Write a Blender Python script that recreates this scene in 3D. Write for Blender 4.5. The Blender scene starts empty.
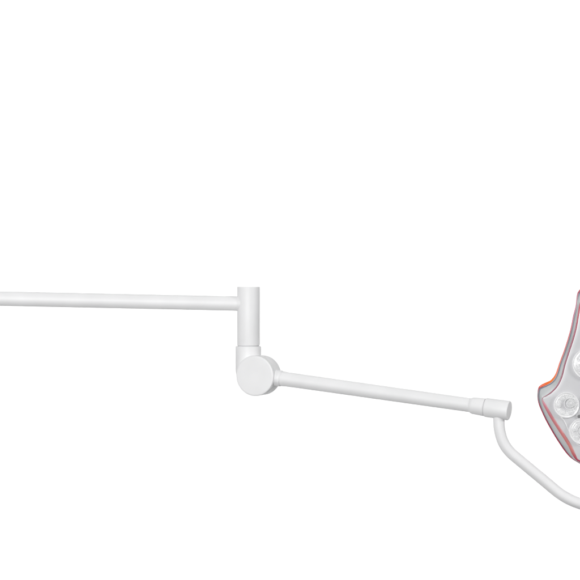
import bpy, bmesh, math, random
from mathutils import Vector, Matrix, noise
random.seed(4)
sc = bpy.context.scene
col = sc.collection
S = 0.0025          # metres for one photo pixel at the plane of the post
D = 5.0             # camera distance

# ---------------------------------------------------------------- camera
cam = bpy.data.objects.new('camera', bpy.data.cameras.new('camera'))
col.objects.link(cam)
cam.location = (0, -D, 0)
cam.rotation_euler = (math.radians(90), 0, 0)
cam.data.sensor_width = 36
cam.data.lens = 36 * D / (580 * S)
cam.data.clip_end = 100
sc.camera = cam

# ---------------------------------------------------------------- light
w = bpy.data.worlds.new('World'); sc.world = w; w.use_nodes = True
bg = w.node_tree.nodes['Background']
bg.inputs[0].default_value = (1, 1, 1, 1)
bg.inputs[1].default_value = 0.07

def area(name, loc, aim, sx, sy, power):
    l = bpy.data.lights.new(name, 'AREA'); l.shape = 'RECTANGLE'; l.size = sx; l.size_y = sy; l.energy = power
    o = bpy.data.objects.new(name, l); col.objects.link(o); o.location = loc
    o.rotation_euler = (Vector(aim) - Vector(loc)).to_track_quat('-Z', 'Y').to_euler()
    return o
area('softbox_front', (-1.3, -6.2, 0.7), (0.1, 0, -0.1), 2.4, 1.6, 300)
area('softbox_top', (-0.3, -1.6, 3.6), (0.1, 0, -0.2), 2.5, 1.2, 9)
area('softbox_right', (4.3, -2.4, 1.3), (0.3, 0, 0), 1.2, 1.6, 88)
area('softbox_left', (-4.0, -2.5, 0.6), (0, 0, 0), 1.4, 2.4, 50)
area('backdrop_light_top', (0, 1.7, 2.9), (0, 3.4, 0.2), 6.5, 0.8, 136)
area('backdrop_light_bottom', (0, 1.7, -2.9), (0, 3.4, -0.2), 6.5, 0.8, 136)
sc.view_settings.view_transform = 'Standard'
sc.view_settings.look = 'None'
sc.view_settings.exposure = 0.0
sc.cycles.max_bounces = 16
sc.cycles.transmission_bounces = 12
sc.cycles.use_denoising = True
sc.cycles.caustics_reflective = True

# ---------------------------------------------------------------- materials
def material(name):
    m = bpy.data.materials.new(name); m.use_nodes = True
    return m, m.node_tree, m.node_tree.nodes['Principled BSDF']

def painted(name, colour, rough=0.45, spec=0.24, vary=0.03, bump=0.04, scale=900.0):
    m, t, b = material(name)
    tc = t.nodes.new('ShaderNodeTexCoord')
    n = t.nodes.new('ShaderNodeTexNoise'); n.inputs['Scale'].default_value = 14; n.inputs['Detail'].default_value = 5
    r = t.nodes.new('ShaderNodeValToRGB')
    r.color_ramp.elements[0].position = 0.3; r.color_ramp.elements[1].position = 0.7
    r.color_ramp.elements[0].color = [max(0, c * (1 - vary)) for c in colour] + [1]
    r.color_ramp.elements[1].color = [min(1, c * (1 + vary)) for c in colour] + [1]
    n2 = t.nodes.new('ShaderNodeTexNoise'); n2.inputs['Scale'].default_value = scale; n2.inputs['Detail'].default_value = 2
    bp = t.nodes.new('ShaderNodeBump'); bp.inputs['Strength'].default_value = bump; bp.inputs['Distance'].default_value = 0.001
    t.links.new(tc.outputs['Object'], n.inputs['Vector']); t.links.new(tc.outputs['Object'], n2.inputs['Vector'])
    t.links.new(n.outputs['Fac'], r.inputs['Fac']); t.links.new(r.outputs['Color'], b.inputs['Base Color'])
    t.links.new(n2.outputs['Fac'], bp.inputs['Height']); t.links.new(bp.outputs['Normal'], b.inputs['Normal'])
    b.inputs['Roughness'].default_value = rough
    b.inputs['Specular IOR Level'].default_value = spec
    return m

WHITE = painted('white_powder_coat', (0.80, 0.80, 0.805))
GAP = painted('seam_grey', (0.5, 0.5, 0.51), rough=0.6, vary=0.02)
COVER = painted('grey_front_cover', (0.575, 0.575, 0.59), rough=0.3, spec=0.5, vary=0.05)
BAND = painted('silver_side_band', (0.49, 0.51, 0.515), rough=0.35, spec=0.5, vary=0.15)
DARKLINE = painted('blue_grey_gasket', (0.19, 0.20, 0.26), rough=0.4, vary=0.1)
SCREW = painted('dark_screw', (0.22, 0.22, 0.225), rough=0.35, vary=0.1)
BACKDROP = painted('white_backdrop', (0.88, 0.88, 0.88), rough=0.9, spec=0.1, vary=0.005, bump=0.0)

def edge_colours(name, stops, z0, z1):
    """red acrylic edge strip whose tint changes along its length"""
    m, t, b = material(name)
    tc = t.nodes.new('ShaderNodeTexCoord'); sx = t.nodes.new('ShaderNodeSeparateXYZ')
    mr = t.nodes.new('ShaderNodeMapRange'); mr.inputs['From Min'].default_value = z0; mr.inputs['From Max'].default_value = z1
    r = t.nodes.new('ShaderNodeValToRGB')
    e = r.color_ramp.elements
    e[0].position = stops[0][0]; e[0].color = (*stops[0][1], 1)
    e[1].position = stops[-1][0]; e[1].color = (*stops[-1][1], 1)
    for p, c in stops[1:-1]:
        x = e.new(p); x.color = (*c, 1)
    n = t.nodes.new('ShaderNodeTexNoise'); n.inputs['Scale'].default_value = 60
    mx = t.nodes.new('ShaderNodeMixRGB'); mx.blend_type = 'MULTIPLY'; mx.inputs['Fac'].default_value = 0.07
    t.links.new(tc.outputs['Object'], n.inputs['Vector'])
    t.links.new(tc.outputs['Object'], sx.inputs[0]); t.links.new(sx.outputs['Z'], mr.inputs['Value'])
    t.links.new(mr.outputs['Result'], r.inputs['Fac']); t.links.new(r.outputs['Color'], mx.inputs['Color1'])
    t.links.new(n.outputs['Color'], mx.inputs['Color2']); t.links.new(mx.outputs['Color'], b.inputs['Base Color'])
    b.inputs['Roughness'].default_value = 0.25; b.inputs['Specular IOR Level'].default_value = 0.5
    return m

m, t, b = material('clear_lens_acrylic')
b.inputs['Base Color'].default_value = (0.96, 0.965, 0.97, 1); b.inputs['Roughness'].default_value = 0.07
b.inputs['IOR'].default_value = 1.49; b.inputs['Alpha'].default_value = 0.42
LENS = m
m, t, b = material('faceted_reflector')
b.inputs['Metallic'].default_value = 0.3; b.inputs['Roughness'].default_value = 0.22
v = t.nodes.new('ShaderNodeTexVoronoi'); v.inputs['Scale'].default_value = 110
r = t.nodes.new('ShaderNodeValToRGB'); r.color_ramp.elements[0].color = (0.86, 0.86, 0.87, 1); r.color_ramp.elements[1].color = (0.98, 0.98, 0.98, 1)
bp = t.nodes.new('ShaderNodeBump'); bp.inputs['Strength'].default_value = 0.06; bp.inputs['Distance'].default_value = 0.001
tc = t.nodes.new('ShaderNodeTexCoord')
t.links.new(tc.outputs['Object'], v.inputs['Vector']); t.links.new(v.outputs['Color'], r.inputs['Fac']); t.links.new(r.outputs['Color'], b.inputs['Base Color'])
t.links.new(v.outputs['Distance'], bp.inputs['Height']); t.links.new(bp.outputs['Normal'], b.inputs['Normal'])
REFLECTOR = m

# ---------------------------------------------------------------- helpers
def P(px, py, Y=0.0):
    k = S * (D + Y) / D
    return Vector(((px - 290) * k, Y, (290 - py) * k))
def K(Y):
    return S * (D + Y) / D

def link(name, bm, mat, parent=None, sharp=35, origin=None):
    bmesh.ops.recalc_face_normals(bm, faces=bm.faces)
    me = bpy.data.meshes.new(name); bm.to_mesh(me); bm.free()
    me.materials.append(mat)
    for p in me.polygons: p.use_smooth = True
    me.set_sharp_from_angle(angle=math.radians(sharp))
    o = bpy.data.objects.new(name, me); col.objects.link(o)
    if parent: o.parent = parent
    return o

def catmull(pts, sub, closed=False):
    n = len(pts); out = []
    rng = n if closed else n - 1
    for i in range(rng):
        p = [pts[(i + k) % n] if closed else pts[min(max(i + k, 0), n - 1)] for k in (-1, 0, 1, 2)]
        for j in range(sub):
            t = j / sub
            out.append([0.5 * (2 * b + (c - a) * t + (2 * a - 5 * b + 4 * c - d) * t * t + (3 * b - a - 3 * c + d) * t ** 3)
                        for a, b, c, d in zip(*p)])
    if not closed: out.append(list(pts[-1]))
    return out

def tube(bm, pts, radii, seg=48, closed=False, squash=1.0):
    pts = [Vector(p) for p in pts]; n = len(pts)
    rings = []; ref = None
    for i, p in enumerate(pts):
        a = pts[i - 1] if (i > 0 or closed) else p
        c = pts[(i + 1) % n] if (i < n - 1 or closed) else p
        d = (c - a).normalized()
        if ref is None:
            ref = Vector((0, -1, 0)) if abs(d.y) < 0.9 else Vector((0, 0, 1))
        ref = (ref - d * ref.dot(d)).normalized()
        s = d.cross(ref)
        r = radii[i] if isinstance(radii, (list, tuple)) else radii
        rings.append([bm.verts.new(p + (ref * squash * math.cos(q) + s * math.sin(q)) * r)
                      for q in (2 * math.pi * k / seg for k in range(seg))])
    m = n if closed else n - 1
    for i in range(m):
        A, B = rings[i], rings[(i + 1) % n]
        for k in range(seg):
            bm.faces.new((A[k], A[(k + 1) % seg], B[(k + 1) % seg], B[k]))
    if not closed:
        bm.faces.new(rings[0]); bm.faces.new(list(reversed(rings[-1])))

def turned(bm, origin, axis, profile, seg=96, wob=0.0, wob_below=0.0):
    """profile: list of (distance along axis, radius); closed with caps"""
    ax = axis.normalized()
    ref = Vector((0, 0, 1)) if abs(ax.z) < 0.9 else Vector((1, 0, 0))
    u = (ref - ax * ref.dot(ax)).normalized(); v = ax.cross(u)
    rings = []
    for h, r in profile:
        if r <= 1e-9:
            rings.append([bm.verts.new(origin + ax * h)])
        else:
            w_ = wob if r < wob_below else 0.0
            rings.append([bm.verts.new(origin + ax * h + (u * math.cos(2 * math.pi * k / seg) + v * math.sin(2 * math.pi * k / seg)) * r * (1 + (w_ if k % 2 else -w_)))
                          for k in range(seg)])
    for A, B in zip(rings, rings[1:]):
        if len(A) == 1 and len(B) == 1: continue
        for k in range(seg):
            k2 = (k + 1) % seg
            if len(A) == 1: bm.faces.new((A[0], B[k2], B[k]))
            elif len(B) == 1: bm.faces.new((A[k], A[k2], B[0]))
            else: bm.faces.new((A[k], A[k2], B[k2], B[k]))
    if len(rings[0]) > 1: bm.faces.new(rings[0])
    if len(rings[-1]) > 1: bm.faces.new(rings[-1])

def rod(profile_px, k=S):
    return [(h * k, r * k) for h, r in profile_px]

def bevelled(L, r, b=0.6):
    return [(0, r - b), (b * .3, r - b * .3), (b, r), (L - b, r), (L - b * .3, r - b * .3), (L, r - b)]

# ---------------------------------------------------------------- setting: seamless white backdrop
bm = bmesh.new()
nx, nz = 24, 24
g = [[bm.verts.new((-5.2 + 10.4 * i / nx, 3.4 + 0.004 * math.sin(i * 0.8), -2.2 + 4.4 * j / nz)) for j in range(nz + 1)] for i in range(nx + 1)]
for i in range(nx):
    for j in range(nz):
        bm.faces.new((g[i][j], g[i + 1][j], g[i + 1][j + 1], g[i][j + 1]))
bd = link('backdrop', bm, BACKDROP)
bd['kind'] = 'structure'; bd['label'] = 'plain seamless white studio background'

# ---------------------------------------------------------------- the lamp
lamp = bpy.data.objects.new('surgical_lamp', None); col.objects.link(lamp)
lamp.empty_display_size = 0.1
lamp['category'] = 'surgical lamp'
lamp['label'] = 'white jointed-arm medical examination lamp with grey red-edged LED head, hanging before white background'

# vertical pivot post with the long level arm entering its left side
Zup = Vector((0, 0, 1)); down = Vector((0, 0, -1))
top = P(248.5, 286.8)
bm = bmesh.new(); turned(bm, top, down, rod(bevelled(58.6, 11.35, 0.5)))
link('pivot_post', bm, WHITE, lamp)
bm = bmesh.new(); turned(bm, P(248.4, 345.2), down, rod([(0, 10.7), (1.6, 10.7)]))
link('seam_ring', bm, GAP, lamp)
bm = bmesh.new()
turned(bm, P(248.35, 346.1), down, rod([(0, 12.0), (.25, 12.5), (.8, 12.75), (24, 12.75), (28, 12.2), (31, 10.4), (33, 7.5), (34, 4), (34.3, 0)]))
link('swivel_collar', bm, WHITE, lamp)

bm = bmesh.new()
a0 = P(-260, 293.2); a1 = P(238.6, 303.6)
L = (a1 - a0).length
ax = (a1 - a0).normalized()
turned(bm, a0, ax, [(0, 6.6 * S), (0.5 * S, 7.2 * S), (L - 4.0 * S, 7.2 * S), (L - 2.0 * S, 7.25 * S), (L - 0.9 * S, 7.45 * S), (L - 0.1 * S, 7.9 * S), (L + 3 * S, 8.1 * S)])
link('support_arm', bm, WHITE, lamp)

# elbow joint: a thick disc whose flat cap looks to the left of the camera
YAW = math.radians(22)
f = Vector((-math.sin(YAW), -math.cos(YAW), 0))
Yc = -0.038
C = P(259, 375.4, Yc)
kc = K(Yc)
face = C + f * (11.6 * kc)
bm = bmesh.new()
turned(bm, face - f * (5.2 * kc), -f, rod([(0, 19.2), (.5, 19.9), (16.0, 19.9), (17.0, 19.5), (17.7, 18.4)], kc))
elbow = link('elbow_joint', bm, WHITE, lamp)
bm = bmesh.new(); turned(bm, face - f * (3.6 * kc), -f, rod([(0, 18.3), (2.2, 18.3)], kc))
link('seam_ring', bm, GAP, elbow)
bm = bmesh.new(); turned(bm, face, -f, rod([(-.05, 0), (0, 18.2), (.12, 19.2), (.5, 19.9), (1.2, 20.15), (3.7, 20.15), (4.1, 19.6)], kc))
link('cover_disc', bm, WHITE, elbow)

# spring arm: yawed towards the camera, sinking to the right
def on_arm(px):
    Y = Yc
    for _ in range(40):
        p = P(px, 375.4 + 0.1412 * (px - 259), Y)
        Y = Yc - math.tan(YAW) * (p.x - C.x)
    return P(px, 375.4 + 0.1412 * (px - 259), Y)
A0, A1 = on_arm(262), on_arm(471)
u = (A1 - A0).normalized()
def along(px): return (on_arm(px) - A0).length
def seg_profile(rows):      # rows: (px, radius px) -> metres
    return [(along(px), r * K(on_arm(px).y)) for px, r in rows]
bm = bmesh.new()
turned(bm, A0, u, seg_profile([(263, 8.2), (280.6, 8.1), (281.4, 7.8), (281.9, 7.1)]))
link('arm_socket', bm, WHITE, elbow)
bm = bmesh.new()
turned(bm, A0, u, seg_profile([(281.0, 7.0), (282.2, 7.0), (282.5, 7.3), (283.2, 7.4), (285.2, 7.35), (287, 7.2), (300, 7.1), (470, 6.95), (473, 6.9)]))
arm = link('spring_arm', bm, WHITE, lamp)
bm = bmesh.new()
turned(bm, A0, u, seg_profile([(470.0, 6.8), (470.5, 7.3), (472.6, 8.15), (474, 8.35), (484.6, 8.9), (485.1, 8.5)]))
link('end_sleeve', bm, WHITE, arm)
bm = bmesh.new()
turned(bm, A0, u, seg_profile([(484.6, 8.3), (486.2, 8.3)]))
link('seam_ring', bm, GAP, arm)
bm = bmesh.new()
turned(bm, A0, u, seg_profile([(485.6, 8.9), (485.9, 9.3), (486.6, 9.5), (508.2, 9.75), (508.9, 9.6), (509.3, 9.2)]))
swivel = link('swivel_joint', bm, WHITE, lamp)
Ye = on_arm(499).y
ke = K(Ye)

# bent yoke under the head
yp = [(498.9, 412), (498.9, 420), (499.3, 428), (500.6, 434.6), (502.7, 441), (506.4, 447.6), (511.6, 453.6), (518.3, 459.3),
      (531, 469.9), (545, 481.5), (556, 490.7), (562.5, 495.4), (570.5, 499.9), (580, 503.6), (592, 506.6), (606, 508), (640, 508.5),
      (668, 507), (688, 499), (702, 483), (708, 462), (709, 430), (708, 395)]
yy = catmull(yp, 6)
bm = bmesh.new()
tube(bm, [P(x, y, Ye) for x, y in yy], 5.65 * ke, seg=40)
yoke = link('yoke', bm, WHITE, lamp)
bm = bmesh.new()
turned(bm, P(716, 392, Ye), Vector((-1, 0, 0)), rod(bevelled(38, 8, 0.8), ke), seg=48)
link('hinge_barrel', bm, WHITE, yoke)

# ---------------------------------------------------------------- lamp head
pairs = [((612, 284), (612, 296)), ((592, 285), (594, 297)), ((583, 287), (587, 298.5)), ((578.8, 290.8), (581.9, 300.5)),
 ((577, 295), (580, 305)), ((575.7, 306), (579, 311)), ((573.1, 316.2), (577.8, 318)), ((571, 327), (576, 328)),
 ((568, 338), (573.1, 339)), ((564, 350.5), (568.8, 352)), ((559.3, 363), (564.7, 365)), ((555.5, 374), (561.8, 376.5)),
 ((551, 380), (557.6, 385.5)), ((544.9, 383), (551.8, 392)), ((540.5, 385.4), (546.2, 395.9)), ((538.2, 388.4), (542.6, 398)),
 ((537.4, 396), (542.8, 401)), ((538.6, 403.6), (545.1, 405.5)), ((542, 412.2), (549.2, 413)), ((547.4, 423.4), (555.6, 423.5)),
 ((556, 438.2), (563.9, 436)), ((564.6, 451), (570, 446)), ((570.5, 457.6), (573.8, 454.2)), ((576, 461.4), (577.2, 459.6)),
 ((582, 464.6), (582, 461.6)), ((590, 466), (590, 462.5)), ((600, 464.5), (600, 460.5)), ((612, 463), (612, 459))]
CX = 612
full = pairs + [((2 * CX - a[0], a[1]), (2 * CX - b_[0], b_[1])) for a, b_ in pairs[-2:0:-1]]
SUB = 6
outer = catmull([p[0] for p in full], SUB, True)
inner = catmull([p[1] for p in full], SUB, True)
N = len(outer)
half = (len(pairs) - 1) * SUB
def idx(i):                       # control index in the left half for ring index i
    i = i if i <= half else N - i
    return i / SUB
Yh = Ye + 0.01
cy = 392
def mixp(a, c, t): return (a[0] + (c[0] - a[0]) * t, a[1] + (c[1] - a[1]) * t)
def ringpts(kind, depth, inset=0.0):
    src = outer if kind == 'o' else inner
    return [P(*mixp(p, (CX, cy), inset), Yh + depth) for p in src]
def loft(bm, rings):
    vs = [[bm.verts.new(p) for p in r] for r in rings]
    for A, B in zip(vs, vs[1:]):
        for k in range(N):
            bm.faces.new((A[k], A[(k + 1) % N], B[(k + 1) % N], B[k]))
    return vs
# white rear shell (the body of the head)
bm = bmesh.new()
vs = loft(bm, [ringpts('o', 0.006, .015), ringpts('o', .014, .02), ringpts('o', .030, .06), ringpts('o', .042, .16), ringpts('o', .047, .35)])
bm.faces.new(vs[-1]); bm.faces.new(vs[0])
head = link('lamp_head', bm, WHITE, lamp)
head['label'] = 'three-lobed grey LED lamp head with orange and crimson edging'
# silver side band sloping from the silhouette to the front cover
bm = bmesh.new()
def between(t, depth):
    return [P(*mixp(a, c, t), Yh + depth) for a, c in zip(outer, inner)]
loft(bm, [between(0.02, .010), between(0.02, .002), between(.25, -.006), between(.5, -.010), between(.8, -.014), between(1.0, -.015)])
link('side_band', bm, BAND, head)

# trims along the edges
def width(i, table):
    x = idx(i)
    for (x0, w0), (x1, w1) in zip(table, table[1:]):
        if x0 <= x <= x1: return w0 + (w1 - w0) * (x - x0) / (x1 - x0)
    return table[-1][1]
kh = K(Yh)
zt = lambda py: (P(0, py, Yh).z)
z_lo, z_hi = zt(470), zt(280)
fr = lambda py: (470 - py) / 190.0
MAG, RED, ORA, CRI = (0.50, .09, .19), (.62, .075, .06), (.95, .22, .03), (.40, .03, .07)
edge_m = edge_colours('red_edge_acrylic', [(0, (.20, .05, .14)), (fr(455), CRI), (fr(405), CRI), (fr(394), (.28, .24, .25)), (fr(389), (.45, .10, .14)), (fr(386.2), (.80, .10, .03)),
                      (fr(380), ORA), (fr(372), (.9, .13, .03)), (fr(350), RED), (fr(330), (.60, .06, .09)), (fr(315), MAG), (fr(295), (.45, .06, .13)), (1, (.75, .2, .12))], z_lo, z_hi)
inner_m = edge_colours('rose_inner_acrylic', [(0, (.22, .05, .14)), (fr(459), (.40, .06, .10)), (fr(448), (.60, .21, .19)), (fr(415), (.54, .18, .20)), (fr(403), (.60, .22, .27)), (fr(398), (.42, .25, .28)),
                      (fr(392), (.30, .07, .12)), (fr(370), (.26, .05, .09)), (fr(340), (.28, .04, .09)), (fr(310), (.45, .02, .05)), (1, (.4, .04, .06))], z_lo, z_hi)
tw = [(0, .8), (9, .75), (10.5, .85), (11.5, 1.3), (13, 1.65), (14, 1.35), (15, .8), (16, .6), (22, .6), (27, .6)]
bm = bmesh.new()
op = [P(*mixp(a, c, .0 + .0), Yh) for a, c in zip(outer, inner)]
rad = [width(i, tw) * kh for i in range(N)]
# shift inward by the radius so the silhouette keeps the outline
def inward(pts2, i):
    a, c = pts2[i - 1], pts2[(i + 1) % N]
    d = Vector((c[0] - a[0], c[1] - a[1])).normalized()
    nrm = Vector((d.y, -d.x))
    if nrm.dot(Vector((CX - pts2[i][0], cy - pts2[i][1]))) < 0: nrm = -nrm
    return nrm
def shifted(src, dist, depth):
    out = []
    for i in range(N):
        n_ = inward(src, i); r_ = dist(i)
        out.append(P(src[i][0] + n_.x * r_, src[i][1] + n_.y * r_, Yh + depth))
    return out
tube(bm, shifted(outer, lambda i: width(i, tw) * .9, -.002), rad, seg=12, closed=True)
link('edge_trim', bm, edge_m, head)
bm = bmesh.new()
dk = [(0, .35), (8, .5), (13, .55), (15, .5), (16.5, .3), (18, .15), (27, .15)]
tube(bm, shifted(outer, lambda i: width(i, tw) * 1.85 + .35, -.0075), [width(i, dk) * kh for i in range(N)], seg=10, closed=True)
link('gasket', bm, DARKLINE, head)
iw = [(0, .85), (5, .8), (9, .85), (12, .75), (14, .5), (15, .35), (16, .8), (17, 1.45), (20, 1.75), (22, 1.7), (23, 1.0), (24, .7), (27, .7)]
bm = bmesh.new()
tube(bm, shifted(inner, lambda i: 0.0, -.0160), [width(i, iw) * kh for i in range(N)], seg=14, closed=True, squash=.7)
link('inner_trim', bm, inner_m, head)
# front cover, slightly domed
bm = bmesh.new()
vs = loft(bm, [ringpts('i', -.012, 0), ringpts('i', -.0165, .01), ringpts('i', -.0170, .03), ringpts('i', -.0174, .1), ringpts('i', -.0180, .25), ringpts('i', -.0186, .45), ringpts('i', -.0188, .75)])
bm.faces.new(vs[-1]); bm.faces.new(vs[0])
link('front_cover', bm, COVER, head)

RIB = painted('white_rib', (.86, .86, .865), rough=.25, spec=.5)
# LED lens modules: (px, py, radius px)
def polar(i, th, r, cx, cyy): return (cx + r * math.cos(th), cyy + r * math.sin(th))
base = [(566.6, 405.2, 12.8), (582.6, 431.3, 13.2), (588.5, 364, 16.0), (592, 401, 9.5)]
spots = list(base)
for x, y, r in base: spots.append((2 * CX - x, y, r))
spots += [(602, 323, 12.0), (622, 323, 12.0), (612, 345, 10), (612, 385, 12), (612, 440, 12), (612, 414, 10)]
depthf = -.0185
front = Vector((0, -1, 0))
for n_, (x, y, r) in enumerate(spots):
    c = P(x, y, Yh + depthf); k = kh
    # moulded reflector cup with concentric steps
    bm = bmesh.new()
    prof = [(-1.0, r), (1.5, r), (2.1, r - .45), (2.1, r - 1.1), (1.2, r - 1.6)]
    steps = 5
    for s_ in range(steps):
        rr = r - 1.6 - (r - 1.6 - r * .36) * (s_ + 1) / steps
        prof += [(1.45 - .30 * s_, rr + .8), (.55 - .36 * s_, rr)]
    prof += [(-1.3, 0)]
    turned(bm, c, front, [(h * k, q * k) for h, q in prof], seg=28, wob=.02, wob_below=(r - 1.7) * k)
    lm = link('led_lens', bm, REFLECTOR, head, sharp=20)
    # clear collimator: a central dome plus petals of small domes round it
    def dome(bm, ctr, R, H, seg=20):
        rows = [(-.5 * k, R * k)]
        for i in range(5):
            q = math.pi / 2 * i / 5
            rows.append((H * math.sin(q) * k, R * math.cos(q) * k))
            if i in (1, 3): rows.append(((H * math.sin(q) - .25) * k, (R * math.cos(q) - .35) * k))
        turned(bm, ctr, front, rows + [(H * k, 0)], seg=seg)
    bm = bmesh.new()
    dome(bm, P(x + (r * .36 if n_ == 0 else 0), y - (r * .15 if n_ == 0 else 0), Yh + depthf - .9 * k), r * .40, r * .30, 24)
    np_ = 6
    for q in range(np_):
        th = 2 * math.pi * (q + .3 * (n_ % 3)) / np_
        dome(bm, P(x + math.cos(th) * r * .64, y + math.sin(th) * r * .64, Yh + depthf - .5 * k), r * .27, r * .2, 16)
    link('clear_optic', bm, LENS, head, sharp=50)
    bm = bmesh.new()
    for rr, off, th_, hh in ((.97, 0, .40, 2.2), (.78, 0, .30, 2.0), (.47, .30 if n_ == 0 else .05, .34, 2.6), (.27, .30 if n_ == 0 else .05, .26, 3.6)):
        cxx, cyy = x + r * off, y - r * off * .35
        tube(bm, [P(cxx + r * rr * math.cos(2 * math.pi * q / 48), cyy + r * rr * math.sin(2 * math.pi * q / 48), Yh + depthf - hh * k) for q in range(48)], th_ * k, seg=8, closed=True)
    rg = link('lens_ring', bm, RIB, head)

# moulded rib that edges the lens field, parallel to the end of the left lobe, and its mirror twin
BOSS = painted('boss_grey', (.55, .55, .56), rough=.3, spec=.5)
for sg in (1, -1):
    bm = bmesh.new()
    pts = [(CX + sg * (px - CX), py) for px, py in [(556, 409), (558, 413.6), (561.5, 417.2), (564.6, 421.5), (569, 430.5), (573.5, 439), (578, 444.5), (585, 448)]]
    pts = catmull(pts, 4)
    tube(bm, [P(a, c, Yh - .0180) for a, c in pts], [(.45 + .35 * math.exp(-((c - 417.5) / 2.0) ** 2)) * kh for a, c in pts], seg=10)
    link('cover_rib', bm, RIB, head)
for x, y in ((578.9, 416.3), (2 * CX - 578.9, 416.3)):
    bm = bmesh.new()
    turned(bm, P(x, y, Yh - .0145), front, rod([(0, 4.0), (2.0, 4.0), (2.6, 3.6), (2.6, 1.8), (1.6, 1.6), (1.6, 0)], kh), seg=28)
    sb = link('screw_boss', bm, BOSS, head)
    bm = bmesh.new()
    turned(bm, P(x, y, Yh - .0185), front, rod([(0, 1.55), (2.0, 1.55), (2.3, 1.2), (2.3, .6), (1.9, .55), (1.9, 0)], kh), seg=20)
    link('screw', bm, SCREW, head)
